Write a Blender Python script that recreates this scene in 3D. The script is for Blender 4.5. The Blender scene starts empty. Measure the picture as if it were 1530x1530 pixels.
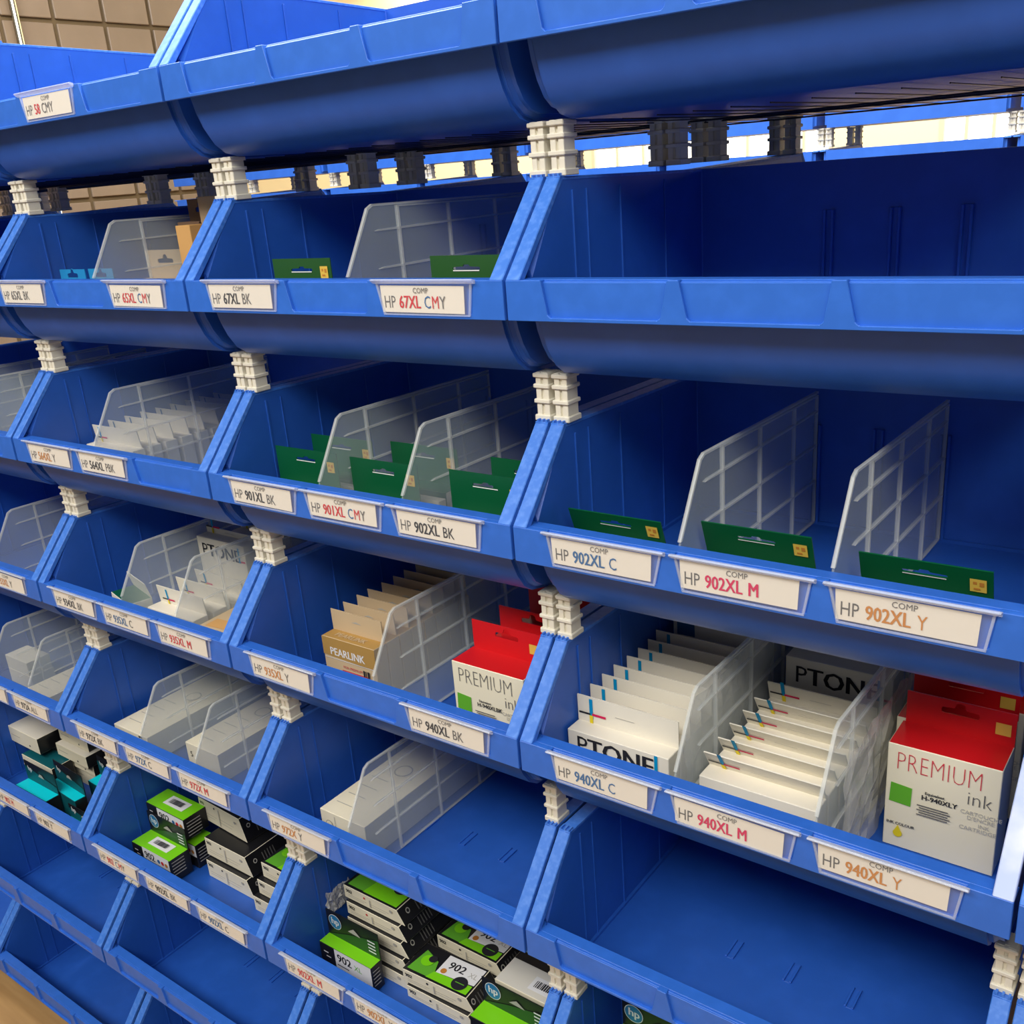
import bpy, bmesh, math, random
from mathutils import Vector, Matrix
from mathutils.geometry import tessellate_polygon
random.seed(7)
sc = bpy.context.scene
C = sc.collection
U = 0.419                       # one bin width in metres; all local sizes below are in bin widths
P, RZ, RY, D, S = .48729, .177, .1585, .78193, -.03753   # row pitch, rail height, rail depth, bin depth, lean per row

# ---------------------------------------------------------------- camera
cam = bpy.data.cameras.new('camera'); camo = bpy.data.objects.new('camera', cam); C.objects.link(camo)
yaw, pit, rol = .66343, .35277, -.08103
ca, sa, cb, sb, cc, s_ = math.cos(yaw), math.sin(yaw), math.cos(pit), math.sin(pit), math.cos(rol), math.sin(rol)
F = Vector((-sa*cb, ca*cb, -sb)); r0 = Vector((ca, sa, 0)); u0 = r0.cross(F)
R = cc*r0 + s_*u0; UP = -s_*r0 + cc*u0
m = Matrix.Identity(4)
for i in range(3): m[i][0], m[i][1], m[i][2] = R[i], UP[i], -F[i]
m.translation = Vector((1.18935, -1.59616, -.28969))*U
camo.matrix_world = m
cam.sensor_width = 36; cam.lens = 36*1490.54/1530; cam.shift_y = 38.59/1530; cam.clip_start = .02
sc.camera = camo
# ---------------------------------------------------------------- world, light, exposure
sc.view_settings.view_transform = 'Standard'; sc.view_settings.look = 'None'
sc.view_settings.gamma = 1; sc.view_settings.exposure = 0.0; sc.view_settings.use_curve_mapping = False
w = bpy.data.worlds.new('world'); sc.world = w; w.use_nodes = True
w.node_tree.nodes['Background'].inputs[0].default_value = (1, .97, .92, 1)
w.node_tree.nodes['Background'].inputs[1].default_value = .16
def area(name, loc, target, sx, sy, power, col=(1, .97, .92)):
    l = bpy.data.lights.new(name, 'AREA'); l.shape = 'RECTANGLE'; l.size = sx; l.size_y = sy; l.energy = power; l.color = col
    o = bpy.data.objects.new(name, l); C.objects.link(o); o.location = loc
    o.rotation_euler = (Vector(target)-Vector(loc)).to_track_quat('-Z', 'Y').to_euler(); return o
area('aisle_ceiling_light', (-.7, -1.7, 1.35), (-.5, 0, -.7), 3.6, .6, 76)
area('aisle_ceiling_light', (1.5, -1.5, 1.3), (0, 0, -.6), 1.6, .5, 24)
area('rack_ceiling_light', (-.8, .3, 1.3), (-.8, .2, 0), 3.0, .5, 90)
area('back_aisle_fill_light', (-1.2, 1.05, 1.2), (-1.2, 1.9, -.1), 3.4, .3, 60)  # unseen fill added between the racks to brighten the distant rack
area('back_wall_fill_light', (-1.5, 4.2, 1.4), (-1.5, 6.2, -.1), 6, .6, 190, (1, .95, .82))  # unseen fill added to push the cream back wall towards overexposure
area('left_wall_fill_light', (-2.3, 1.3, 1.0), (-3.4, 1.5, -.1), 1.0, .5, 3)  # weak unseen fill added to lift the tiled left wall

# ---------------------------------------------------------------- materials
def mat(name, col, rough=.5, spec=.5, metal=0, noise=0, nscale=40, bump=0, emit=0, col2=None):
    m = bpy.data.materials.new(name); m.use_nodes = True; nt = m.node_tree; b = nt.nodes['Principled BSDF']
    b.inputs['Base Color'].default_value = (*col, 1); b.inputs['Roughness'].default_value = rough
    b.inputs['Specular IOR Level'].default_value = spec; b.inputs['Metallic'].default_value = metal
    if emit:
        b.inputs['Emission Color'].default_value = (*col, 1); b.inputs['Emission Strength'].default_value = emit
    if noise or bump or col2:
        tc = nt.nodes.new('ShaderNodeTexCoord'); n = nt.nodes.new('ShaderNodeTexNoise')
        n.inputs['Scale'].default_value = nscale; n.inputs['Detail'].default_value = 4
        nt.links.new(tc.outputs['Object'], n.inputs['Vector'])
        if noise or col2:
            mx = nt.nodes.new('ShaderNodeMix'); mx.data_type = 'RGBA'
            c2 = col2 or tuple(min(1, c*(1+noise)+noise*.02) for c in col)
            mx.inputs[6].default_value = (*col, 1); mx.inputs[7].default_value = (*c2, 1)
            rp = nt.nodes.new('ShaderNodeValToRGB'); rp.color_ramp.elements[0].position = .45; rp.color_ramp.elements[1].position = .75
            nt.links.new(n.outputs['Fac'], rp.inputs['Fac']); nt.links.new(rp.outputs['Color'], mx.inputs[0])
            nt.links.new(mx.outputs[2], b.inputs['Base Color'])
        if bump:
            bp = nt.nodes.new('ShaderNodeBump'); bp.inputs['Strength'].default_value = bump; bp.inputs['Distance'].default_value = .002
            nt.links.new(n.outputs['Fac'], bp.inputs['Height']); nt.links.new(bp.outputs['Normal'], b.inputs['Normal'])
    return m
def clear(name, col, alpha, rough=.3, spec=.5):
    m = bpy.data.materials.new(name); m.use_nodes = True; nt = m.node_tree; b = nt.nodes['Principled BSDF']
    b.inputs['Base Color'].default_value = (*col, 1); b.inputs['Roughness'].default_value = rough
    b.inputs['Alpha'].default_value = alpha; b.inputs['Specular IOR Level'].default_value = spec
    return m
M = dict(
 blue=mat('blue_bin_plastic', (.018, .105, .49), .42, .45, noise=.12, nscale=30, bump=.05),
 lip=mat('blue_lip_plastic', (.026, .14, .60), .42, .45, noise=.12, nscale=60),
 rail=mat('worn_blue_rail_plastic', (.042, .185, .68), .5, .4, nscale=160, col2=(.10, .27, .78)),
 scuff_glare=mat('scuffed_glare_rail_plastic', (.45, .55, .85), .5, .4, nscale=20, col2=(.85, .88, .95)),  # scuffed rail, with light glare put into the whitish colour
 white=mat('white_post_plastic', (.76, .72, .60), .5, .4),
 div=clear('frosted_divider_plastic', (.62, .70, .72), .30, .35, .5),
 drib=clear('divider_rib_plastic', (.86, .88, .84), .30, .4, .4),
 film=clear('cloudy_film', (.86, .84, .74), .28, .3, .8),
 hold=clear('clear_holder_plastic', (.8, .85, .95), .07, .08, .9),
 ledge=clear('clear_holder_ledge', (.75, .82, .96), .45, .18, .8),
 edge=clear('clear_holder_edge', (.7, .78, .95), .28, .15, .8),
 paper=mat('label_paper', (.78, .73, .63), .7, .2),
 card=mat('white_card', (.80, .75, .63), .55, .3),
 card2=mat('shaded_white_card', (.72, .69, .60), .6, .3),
 ivory=mat('ivory_card', (.86, .79, .59), .45, .4),
 red=mat('red_card', (.62, .008, .012), .4, .4),
 green=mat('green_card', (.002, .088, .030), .35, .45),
 greenback=mat('dark_green_card', (.02, .09, .02), .4, .4),
 lime=mat('lime_card', (.21, .68, .01), .4, .4),
 black=mat('black_card', (.012, .012, .014), .35, .5),
 teal=mat('bright_teal_card', (.0, .68, .78), .4, .4),
 dteal=mat('dark_teal_card', (.005, .10, .12), .4, .4),
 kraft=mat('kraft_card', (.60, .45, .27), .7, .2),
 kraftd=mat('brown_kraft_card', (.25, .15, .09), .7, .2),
 gold=mat('gold_card', (.46, .27, .075), .5, .4),
 tan=mat('orange_kraft_card', (.66, .36, .12), .6, .3),
 bluecard=mat('sky_blue_card', (.02, .26, .55), .4, .4),
 sticker=mat('yellow_sticker', (.75, .50, .08), .35, .5),
 k=mat('black_print', (.02, .02, .025), .6, .2), g=mat('grey_print', (.13, .125, .12), .6, .2),
 lg=mat('light_grey_print', (.45, .43, .38), .6, .2),
 pc=mat('cyan_print', (.0, .27, .55), .6, .2), pb=mat('blue_print', (.03, .13, .32), .6, .2),
 pm=mat('magenta_print', (.62, .01, .09), .6, .2), pr=mat('red_print', (.6, .02, .03), .6, .2),
 po=mat('orange_print', (.55, .22, .04), .6, .2), py=mat('yellow_print', (.78, .62, .02), .6, .2),
 pw=mat('white_print', (.8, .8, .8), .6, .2), pg=mat('green_print', (.12, .42, .03), .6, .2),
 logo=mat('logo_blue', (.03, .20, .42), .4, .4), pink=mat('pink_print', (.6, .06, .08), .6, .2),
 wire=mat('dark_wire', (.03, .03, .04), .3, .6, .6),
 tile=mat('tan_wall_tile', (.23, .175, .125), .35, .4, noise=.12, nscale=6),
 grout=mat('dark_grout', (.14, .10, .055), .8, .1),
 chrome=mat('chrome_pole', (.85, .82, .7), .15, .6, 1),
 cream=mat('cream_wall', (.80, .70, .46), .8, .1), wood=None,
 ceil=mat('ceiling_paint', (.75, .74, .7), .9, .1), frame=mat('window_frame', (.5, .45, .36), .5, .3),
 pane=mat('daylight_pane', (1, .98, .88), .3, .2, emit=2.2),
 steel=mat('grey_steel', (.3, .3, .32), .4, .5, .6))
# wooden floor
mw = bpy.data.materials.new('wood_floor'); mw.use_nodes = True; nt = mw.node_tree; b = nt.nodes['Principled BSDF']
tc = nt.nodes.new('ShaderNodeTexCoord'); mp = nt.nodes.new('ShaderNodeMapping'); n = nt.nodes.new('ShaderNodeTexNoise'); rp = nt.nodes.new('ShaderNodeValToRGB')
mp.inputs['Scale'].default_value = (3, 30, 3); n.inputs['Scale'].default_value = 2; n.inputs['Detail'].default_value = 6
rp.color_ramp.elements[0].color = (.30, .16, .06, 1); rp.color_ramp.elements[1].color = (.55, .34, .14, 1)
nt.links.new(tc.outputs['Object'], mp.inputs[0]); nt.links.new(mp.outputs[0], n.inputs['Vector']); nt.links.new(n.outputs['Fac'], rp.inputs[0]); nt.links.new(rp.outputs[0], b.inputs['Base Color'])
b.inputs['Roughness'].default_value = .4; M['wood'] = mw

# ---------------------------------------------------------------- mesh helpers (units: bin widths)
class MB:
    def __init__(s): s.v = []; s.f = []; s.mi = []; s.mats = []
    def m(s, name):
        if name not in s.mats: s.mats.append(name)
        return s.mats.index(name)
    def add(s, vs, fs, mt):
        o = len(s.v); i = s.m(mt); s.v += [tuple(v) for v in vs]
        for f in fs: s.f.append(tuple(a+o for a in f)); s.mi.append(i)
    def box(s, x0, x1, y0, y1, z0, z1, mt, inset=0):
        a = inset
        s.add([(x0, y0, z0), (x1, y0, z0), (x1, y1, z0), (x0, y1, z0), (x0+a, y0+a, z1), (x1-a, y0+a, z1), (x1-a, y1-a, z1), (x0+a, y1-a, z1)],
              [(3, 2, 1, 0), (4, 5, 6, 7), (0, 1, 5, 4), (1, 2, 6, 5), (2, 3, 7, 6), (3, 0, 4, 7)], mt)
    def prism(s, poly, axis, a, b, mt, holes=()):
        """extrude a 2-D outline (with optional holes) between a and b along an axis"""
        loops = [list(poly)] + [list(h) for h in holes]
        flat = [p for l in loops for p in l]
        tris = tessellate_polygon([[Vector((p[0], p[1], 0)) for p in l] for l in loops])
        def P3(p, t): return {'x': (t, p[0], p[1]), 'y': (p[0], t, p[1]), 'z': (p[0], p[1], t)}[axis]
        n = len(flat); vs = [P3(p, a) for p in flat] + [P3(p, b) for p in flat]
        fs = [tuple(t) for t in tris] + [tuple(i+n for i in reversed(t)) for t in tris]
        o = 0
        for l in loops:
            k = len(l)
            for i in range(k): fs.append((o+i, o+(i+1) % k, n+o+(i+1) % k, n+o+i))
            o += k
        s.add(vs, fs, mt)
    def cyl(s, p0, p1, r, mt, n=8):
        p0, p1 = Vector(p0), Vector(p1); d = (p1-p0).normalized(); a = d.orthogonal().normalized(); b_ = d.cross(a)
        vs = [p+(a*math.cos(t*2*math.pi/n)+b_*math.sin(t*2*math.pi/n))*r for p in (p0, p1) for t in range(n)]
        s.add(vs, [(i, (i+1) % n, n+(i+1) % n, n+i) for i in range(n)]+[tuple(range(n))[::-1], tuple(range(n, 2*n))], mt)
    def mesh(s, name, bevel=0, recalc=True, seg=1):
        me = bpy.data.meshes.new(name)
        me.from_pydata([(x*U, y*U, z*U) for x, y, z in s.v], [], s.f)
        for mt in s.mats: me.materials.append(M[mt])
        for p, i in zip(me.polygons, s.mi): p.material_index = i
        if recalc or bevel:
            bm = bmesh.new(); bm.from_mesh(me)
            if bevel:
                bmesh.ops.remove_doubles(bm, verts=bm.verts, dist=1e-6)
            bmesh.ops.recalc_face_normals(bm, faces=bm.faces)
            if bevel:
                es = [e for e in bm.edges if len(e.link_faces) == 2 and e.calc_face_angle(0) > .6]
                bmesh.ops.bevel(bm, geom=es, offset=bevel*U, segments=seg, affect='EDGES', clamp_overlap=True)
            bm.to_mesh(me); bm.free()
        return me
def put(name, me, parent=None, loc=None, rot=None):
    o = bpy.data.objects.new(name, me); C.objects.link(o)
    if parent: o.parent = parent
    if loc: o.location = Vector(loc)*U
    if rot: o.rotation_euler = rot
    return o
def tag(o, label, cat=None, group=None, kind=None):
    if label: o['label'] = label
    if cat: o['category'] = cat
    if group: o['group'] = group
    if kind: o['kind'] = kind
    return o
def empty(name, loc, rot=None):
    return put(name, None, None, loc, rot)
def copytree(o):
    c = o.copy(); C.objects.link(c)
    for ch in o.children:
        d = ch.copy(); C.objects.link(d); d.parent = c
        for g in ch.children:
            e = g.copy(); C.objects.link(e); e.parent = d
    return c
# text as flat printed geometry
_tc = {}
def glyphs(s, bold):
    k = (s, bold)
    if k not in _tc:
        cu = bpy.data.curves.new('t', 'FONT'); cu.body = s; cu.size = 1; cu.resolution_u = 2; cu.offset = bold
        o = bpy.data.objects.new('t', cu); C.objects.link(o); bpy.context.view_layer.update()
        dg = bpy.context.evaluated_depsgraph_get(); e = o.evaluated_get(dg); me = e.to_mesh()
        vs = [(v.co.x, v.co.y) for v in me.vertices]; fs = [tuple(p.vertices) for p in me.polygons]; e.to_mesh_clear()
        bpy.data.objects.remove(o); bpy.data.curves.remove(cu)
        wd = max([v[0] for v in vs] or [0]); _tc[k] = (vs, fs, wd)
    return _tc[k]
def ink(mb, frame, items):
    """frame=(origin, right, up) ; items in frame coordinates; each item lies a little prouder than the last"""
    o, r, u = map(Vector, frame); nrm = r.cross(u)
    lift = .0012
    for it in items:
        lift += .00025
        if it[0] == 'text':
            _, s, x, y, size, mt = it[:6]; bold = it[6] if len(it) > 6 else 0; sx = it[7] if len(it) > 7 else 1
            vs, fs, wd = glyphs(s, min(bold, 0))
            for q in ((0, .02, .04, .06) if bold > .009 else (0,)):
                mb.add([o+r*(x+(a+q)*size*sx)+u*(y+b_*size)+nrm*(lift+q*.004) for a, b_ in vs], fs, mt)
        elif it[0] == 'rect':
            _, x, y, dx, dy, mt = it
            mb.add([o+r*a+u*b_+nrm*lift for a, b_ in ((x, y), (x+dx, y), (x+dx, y+dy), (x, y+dy))], [(0, 1, 2, 3)], mt)
        elif it[0] == 'disc':
            _, x, y, rr, mt = it
            mb.add([o+r*(x+rr*math.cos(t*math.pi/10))+u*(y+rr*math.sin(t*math.pi/10))+nrm*lift for t in range(20)], [tuple(range(20))], mt)
        elif it[0] == 'poly':
            _, pts, mt = it
            mb.add([o+r*a+u*b_+nrm*lift for a, b_ in pts], [tuple(range(len(pts)))], mt)
def tw(s, bold=0): return glyphs(s, min(bold, 0))[2]+(.06 if bold > .009 else 0)

# ---------------------------------------------------------------- the bin
ROWN = ['top', 'second', 'third', 'fourth', 'fifth', 'sixth', 'seventh', 'lowest']
COLN = {-4: 'leftmost cut-off column', -3: 'far-left column', -2: 'left column', -1: 'middle column', 0: 'right column', 1: 'column cut off at the right edge'}
JX = {-1: .0015, -2: 0, -3: -.005, 1: -.001, 0: 0}
def bx(k): return k+JX.get(k, 0)
def W3(k, r, x, y, z): return (bx(k)+x, S*r+y, -P*r+z)
WIN = [(.086, .350, .099, .335), (.372, .636, .388, .624), (.660, .924, .676, .914)]
def rail_poly(): return
RB = .163                       # height of the back wall
OUT = [(.030, -.004), (.044, -.074), (.053, -.110), (.068, -.145), (.090, -.178), (.118, -.198), (.155, -.207), (D, -.207), (D, RB), (RY, RZ)]
INN = [(.044, -.004), (.056, -.074), (.065, -.107), (.080, -.138), (.101, -.167), (.126, -.186), (.160, -.195), (D-.011, -.195), (D-.011, RB), (RY, RZ)]
def shell_mesh():
    bm = bmesh.new(); n = len(OUT)
    def ring(pr, x): return [bm.verts.new((x*U, y*U, z*U)) for y, z in pr]
    oL, oR, iL, iR = ring(OUT, .024), ring(OUT, .976), ring(INN, .036), ring(INN, .964)
    for i in range(n-2):
        bm.faces.new((oL[i], oL[i+1], oR[i+1], oR[i])); bm.faces.new((iL[i], iR[i], iR[i+1], iL[i+1]))
    bm.faces.new(oL); bm.faces.new(oR[::-1]); bm.faces.new(iL[::-1]); bm.faces.new(iR)
    bm.faces.new((oL[8], iL[8], iR[8], oR[8]))                     # back rim
    bm.faces.new((oL[0], oR[0], iR[0], iL[0]))                     # front rim
    for o_, i_ in ((oL, iL), (oR, iR)):
        bm.faces.new((o_[8], o_[9], i_[9], i_[8])); bm.faces.new((o_[9], o_[0], i_[0], i_[9]))
    bmesh.ops.recalc_face_normals(bm, faces=bm.faces)
    bm.edges.ensure_lookup_table()
    def edge(a, b_): return bm.edges.get((a, b_))
    es = []
    for ri, off in ((oL, 1), (oR, 1)): es += [edge(ri[i], ri[i+1]) for i in range(0, 8)]
    bmesh.ops.bevel(bm, geom=es, offset=.016*U, segments=3, affect='EDGES')
    es = [e for e in bm.edges if e.is_valid and len(e.link_faces) == 2 and e.calc_face_angle(0) > .8 and
          all(.036*U-1e-6 < v.co.x < .964*U+1e-6 and v.co.z < .1*U and v.co.y < (D-.010)*U for v in e.verts) and all(abs(v.co.z+.004*U) > 1e-6 for v in e.verts)]
    bmesh.ops.bevel(bm, geom=es, offset=.008*U, segments=2, affect='EDGES')
    for f in bm.faces: f.smooth = True
    me = bpy.data.meshes.new('shell'); bm.to_mesh(me); bm.free(); me.materials.append(M['blue'])
    me.set_sharp_from_angle(angle=.55)
    return me
def lip_mesh():
    mb = MB(); d = .009
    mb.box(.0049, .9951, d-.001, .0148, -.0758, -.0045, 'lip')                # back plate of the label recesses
    comb = [(.0045, -.0762), (.9955, -.0762), (.9955, 0)]
    for a, b_, c, dd in reversed(WIN): comb += [(b_, 0), (dd+.001, -.064), (dd-.005, -.0690), (c+.005, -.0690), (c-.001, -.064), (a, 0)]
    comb += [(.0045, 0)]
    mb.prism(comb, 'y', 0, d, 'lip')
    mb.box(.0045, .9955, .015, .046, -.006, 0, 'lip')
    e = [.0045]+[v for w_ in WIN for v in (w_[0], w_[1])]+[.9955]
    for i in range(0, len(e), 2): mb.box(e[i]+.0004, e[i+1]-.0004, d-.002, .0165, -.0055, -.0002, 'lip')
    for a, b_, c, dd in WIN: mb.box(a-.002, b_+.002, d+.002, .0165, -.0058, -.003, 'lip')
    return mb.mesh('lip', .0011)
def rail_mesh(mt='rail'):
    mb = MB()
    mb.prism([(.0, 0), (RY, RZ), (RY+.012, RZ-.005), (.016, -.006)], 'x', 0, .0325, mt)
    return mb.mesh('rail', .0016)
def rim_mesh():
    mb = MB(); mb.prism([(RY, RZ-.006), (D, RB-.006), (D, RB+.001), (RY, RZ+.001)], 'x', 0, .0325, 'rail')
    return mb.mesh('rim', .0008)
def cap_mesh():
    c = [(0, RZ-.002), (.0325, RZ-.002), (.0325, RZ+.002)]
    for x in (.026, .015, .004): c += [(x+.004, RZ+.002), (x+.004, RZ+.007), (x, RZ+.007), (x, RZ+.002)]
    mb = MB(); mb.prism(c+[(0, RZ+.002)], 'y', RY+.001, RY+.017, 'rail')
    return mb.mesh('cap')
def rib_mesh():
    mb = MB()
    for x0, x1 in ((.0355, .0395), (.9605, .9645)):
        for y, wd in ((.197, .006), (.383, .006), (.25, .0025), (.58, .0025)):
            mb.box(x0, x1, y, y+wd, -.192, RB-.012, 'blue')
    return mb.mesh('wall_rib', .0008)
def slot_mesh():
    y = D-.0105
    mb = MB(); mb.prism([(-.012, y), (-.012, y-.010), (-.006, y-.010), (-.006, y-.002), (.006, y-.002), (.006, y-.010), (.012, y-.010), (.012, y)], 'z', -.19, .058, 'blue')
    a = mb.mesh('slot', .0008)
    mb = MB(); z = -.1955
    mb.prism([(-.011, z), (-.011, z+.005), (-.006, z+.005), (-.006, z+.001), (.006, z+.001), (.006, z+.005), (.011, z+.005), (.011, z)], 'y', .352, .416, 'blue')
    return a, mb.mesh('floor_slot', .0006)
SHELL, LIP, RAIL, RIM, CAP, RIB = shell_mesh(), lip_mesh(), rail_mesh(), rim_mesh(), cap_mesh(), rib_mesh()
SLOT, FSLOT = slot_mesh()
def make_bin():
    t = empty('storage_bin', (0, 0, 0))
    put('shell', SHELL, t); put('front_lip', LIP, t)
    for x in (.0045, .963): put('side_rail', RAIL, t, (x, 0, 0)); put('top_rim', RIM, t, (x, 0, 0)); put('rail_cap', CAP, t, (x, 0, 0))
    tag(put('wall_ribs', RIB, t), None, kind='stuff')
    for x in (.353, .500, .647): put('divider_slot', SLOT, t, (x, 0, 0)); put('floor_slot', FSLOT, t, (x, 0, 0))
    return t
first_bin = make_bin(); used = [False]; BINS = {}
FULL = {(1, -2): 'with one divider and a few hanging cards', (1, -1): 'with one divider and two dark green cards', (1, 0): 'empty, no divider',
        (2, -2): 'with a row of white cartons behind one divider', (2, -1): 'with two dividers and dark green hang tabs', (2, 0): 'with two dividers and three dark green hang tabs',
        (3, -2): 'with white cartons between two dividers', (3, -1): 'with gold cartons on the left and red ones on the right', (3, 0): 'packed with white and red cartons',
        (4, -2): 'with long white boxes and two dividers', (4, -1): 'with one long white box and an empty right part', (4, 0): 'empty with a wide bare floor',
        (5, -3): 'with white and bright teal cartons', (5, -2): 'with lime green and white-ended cartons', (5, -1): 'with lime green cartons and tall stacks'}
def place_bin(k, r, flip=False, y0=0, label=None, group=None):
    t = copytree(first_bin) if used[0] else first_bin
    used[0] = True
    if flip: t.location = Vector((k+1, y0, -P*r))*U; t.rotation_euler = (0, 0, math.pi)
    else: t.location = Vector((bx(k) if y0 == 0 else k, (S*r if y0 == 0 else y0), -P*r))*U
    if not label:
        label = 'open-front blue plastic bin in the %s row, %s' % (ROWN[r], COLN[k])
        if (r, k) in FULL: label += ', ' + FULL[(r, k)]
        label = ' '.join(label.split()[:16])
        group = 'open-front bins of the near rack'
    tag(t, label, 'bin', group); BINS[(k, r, flip)] = t
    return t
COLS = {0: (-4, -3, -2, -1, 0), 1: (-3, -2, -1, 0), 2: (-3, -2, -1, 0), 3: (-3, -2, -1, 0, 1), 4: (-3, -2, -1, 0, 1), 5: (-3, -2, -1, 0), 6: (-3, -2, -1, 0), 7: (-4, -3, -2, -1)}
for r, ks in COLS.items():
    for k in ks: place_bin(k, r)
SCUFF_GLARE = rail_mesh('scuff_glare')
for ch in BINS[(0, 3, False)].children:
    if ch.name.startswith('side_rail') and ch.location.x > .5*U: ch.data = SCUFF_GLARE; ch['label'] = 'side rail worn whitish, with glare painted in'

# ---------------------------------------------------------------- riser posts between the rows
def post_mesh():
    mb = MB(); h = P-.207-RZ
    mb.prism([(.005, .003), (.018, .003), (.018, .008), (.024, .008), (.024, .003), (.037, .003), (.037, .043), (.024, .043), (.024, .038), (.018, .038), (.018, .043), (.005, .043)], 'z', 0, h, 'white')
    return mb.mesh('post', .0010)
def collar_mesh(t):
    mb = MB(); mb.box(.001, .041, -.002, .048, 0, t, 'white'); return mb.mesh('collar', .0018)
POST, COL1, COL2 = post_mesh(), collar_mesh(.009), collar_mesh(.013)
def make_post():
    t = empty('riser_post', (0, 0, 0)); put('post', POST, t)
    put('collar', COL2, t, (0, 0, 0))
    for z in (.038, .070): put('collar', COL1, t, (0, 0, z))
    put('collar', COL1, t, (0, 0, P-.207-RZ-.0105))
    return t
post0 = make_post(); pused = [False]
def place_post(x, y, z, label, group):
    t = copytree(post0) if pused[0] else post0; pused[0] = True
    t.location = Vector((x, y, z))*U; tag(t, label, 'post', group)
PG = 'white riser posts holding up the bins'
def pair(xb, y, z, where, group=PG, sides=('left', 'right')):
    for s in sides:
        place_post(xb-.0445 if s == 'left' else xb+.0025, y, z, 'white ribbed post, %s of the pair %s' % (s, where), group)
BNAME = {-3: 'at the far-left joint', -2: 'at the joint left of centre-left', -1: 'at the joint between left and middle columns', 0: 'at the joint between middle and right columns', 1: 'at the right edge'}
BN2 = {-3: 'far-left joint', -2: 'left joint', -1: 'left-middle joint', 0: 'middle-right joint', 1: 'right-edge joint'}
for r in range(1, 8):
    for kb in (-3, -2, -1, 0, 1):
        if kb == 1 and r not in (4,): continue
        if kb == 0 and r > 5 or kb == -1 and r > 6: continue
        pair(bx(kb), S*r+.172, -P*r+RZ+.001, sides=('left',) if (r, kb) == (4, 0) else ('left', 'right'), where='on the %s row, %s' % (ROWN[r], BN2[kb]))
for kb in (-4, -3, -2, -1, 0):
    if kb > -4: nm = BN2[kb]
    else: nm = 'leftmost joint'
    pair(bx(kb), S+.655, -P+RZ+.001, 'behind the %s at rear of near rack' % nm, 'rear riser posts of the near rack')
    pair(kb, S+.865, -P+RZ+.001, 'behind the %s, rear of back rack' % nm, 'rear riser posts of the back-to-back rack')
    pair(kb, S+1.35, -P+RZ+.001, 'behind the %s, window side of back rack' % nm, 'window-side riser posts of the back-to-back rack')
# back-to-back rack (seen through the gap)
for k in (-5, -4, -3, -2, -1, 0):
    for r in (0, 1):
        place_bin(k, r, True, 1.575 if r == 0 else 1.54, 'blue bin of the back-to-back rack facing the windows, %s row, behind the %s' % (ROWN[r], COLN.get(k, 'left end').replace(' column', '')), 'bins of the back-to-back rack')
for k in range(-7, 1):
    for r in (0, 1):
        place_bin(k, r, True, 5.08, '%s blue bin of the distant rack, position %s from its left end' % ('upper' if r == 0 else 'lower', ['first', 'second', 'third', 'fourth', 'fifth', 'sixth', 'seventh', 'eighth'][k+7]), 'bins of the distant rack')
for kb in range(-6, 1):
    o_ = ['first', 'second', 'third', 'fourth', 'fifth', 'sixth', 'seventh'][kb+6]
    pair(kb, 5.08-.215, -P+RZ+.001, 'window side of distant rack, %s joint from left' % o_, 'window-side posts of the distant rack')
    pair(kb, 5.08-.70, -P+RZ+.001, 'at rear of distant rack, %s joint from left' % o_, 'rear posts of the distant rack')

# wire shelf under the top rows
t = empty('wire_shelf', (0, 0, -.215)); tag(t, 'dark wire shelf grid right under the top row of blue bins', 'wire shelf')
mb = MB()
x = -4.6
while x < 1.3:
    mb.cyl((x, .22, .001), (x, 1.38, .001), .0014, 'wire', 5); x += .075
tag(put('wire_grid', mb.mesh('wire_grid'), t), None, kind='stuff')
for y in (.70, .84, 1.25):
    mb = MB(); mb.cyl((-4.6, y, -.002), (1.3, y, -.002), .0022, 'wire', 6); put('cross_rod', mb.mesh('rod'), t)

# ---------------------------------------------------------------- dividers
def divider_mesh():
    pts = [(.148, .139), (.165, .146), (.765, .136), (.765, -.192), (.165, -.192), (.13, -.183), (.104, -.164), (.084, -.135), (.070, -.105), (.061, -.074), (.058, -.02), (.064, .0)]
    mb = MB(); mb.prism(pts, 'x', -.0022, .0022, 'div'); a = mb.mesh('panel')
    mb = MB(); ys = [.245, .43, .62, .762]; zs = [-.190, -.085, .004, .088]
    top = lambda y: .143-.013*((y-.165)/.6)
    holes = []
    for y1_, b2 in zip(ys, ys[1:]):
        for q, c in enumerate(zs):
            lo = c+.0045 if q else c+.003; a2 = y1_+.006
            e = [zs[q+1]]*2 if q < 3 else [top(a2)-.004, top(b2)-.004]
            holes.append([(a2, lo), (b2, lo), (b2, e[1]), (a2, e[0])])
    mb.prism([(.245, -.190), (.764, -.190), (.764, top(.764)), (.245, top(.245))], 'x', -.0042, .0042, 'drib', holes)
    for q, c in enumerate(zs[1:]): mb.prism([(.165-.01*(q == 0), c+.001), (.247, c), (.247, c+.0045), (.18, c+.004)], 'x', -.0038, .0038, 'drib')
    b_ = mb.mesh('ribs')
    mb = MB()
    ed = [(.062, 0), (.148, .139), (.165, .146), (.765, .136)]
    mb.prism([(.060, .0), (.146, .140), (.164, .1485), (.765, .1385), (.765, .134), (.165, .1435), (.150, .136), (.066, .0)], 'x', -.0036, .0036, 'drib')
    c = mb.mesh('edge')
    return a, b_, c
DP, DR, DE = divider_mesh()
d0 = empty('bin_divider', (0, 0, 0)); put('panel', DP, d0); put('ribs', DR, d0); put('edge_bead', DE, d0); dused = [False]
SLN = {0: 'left', 1: 'middle', 2: 'right'}
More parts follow.
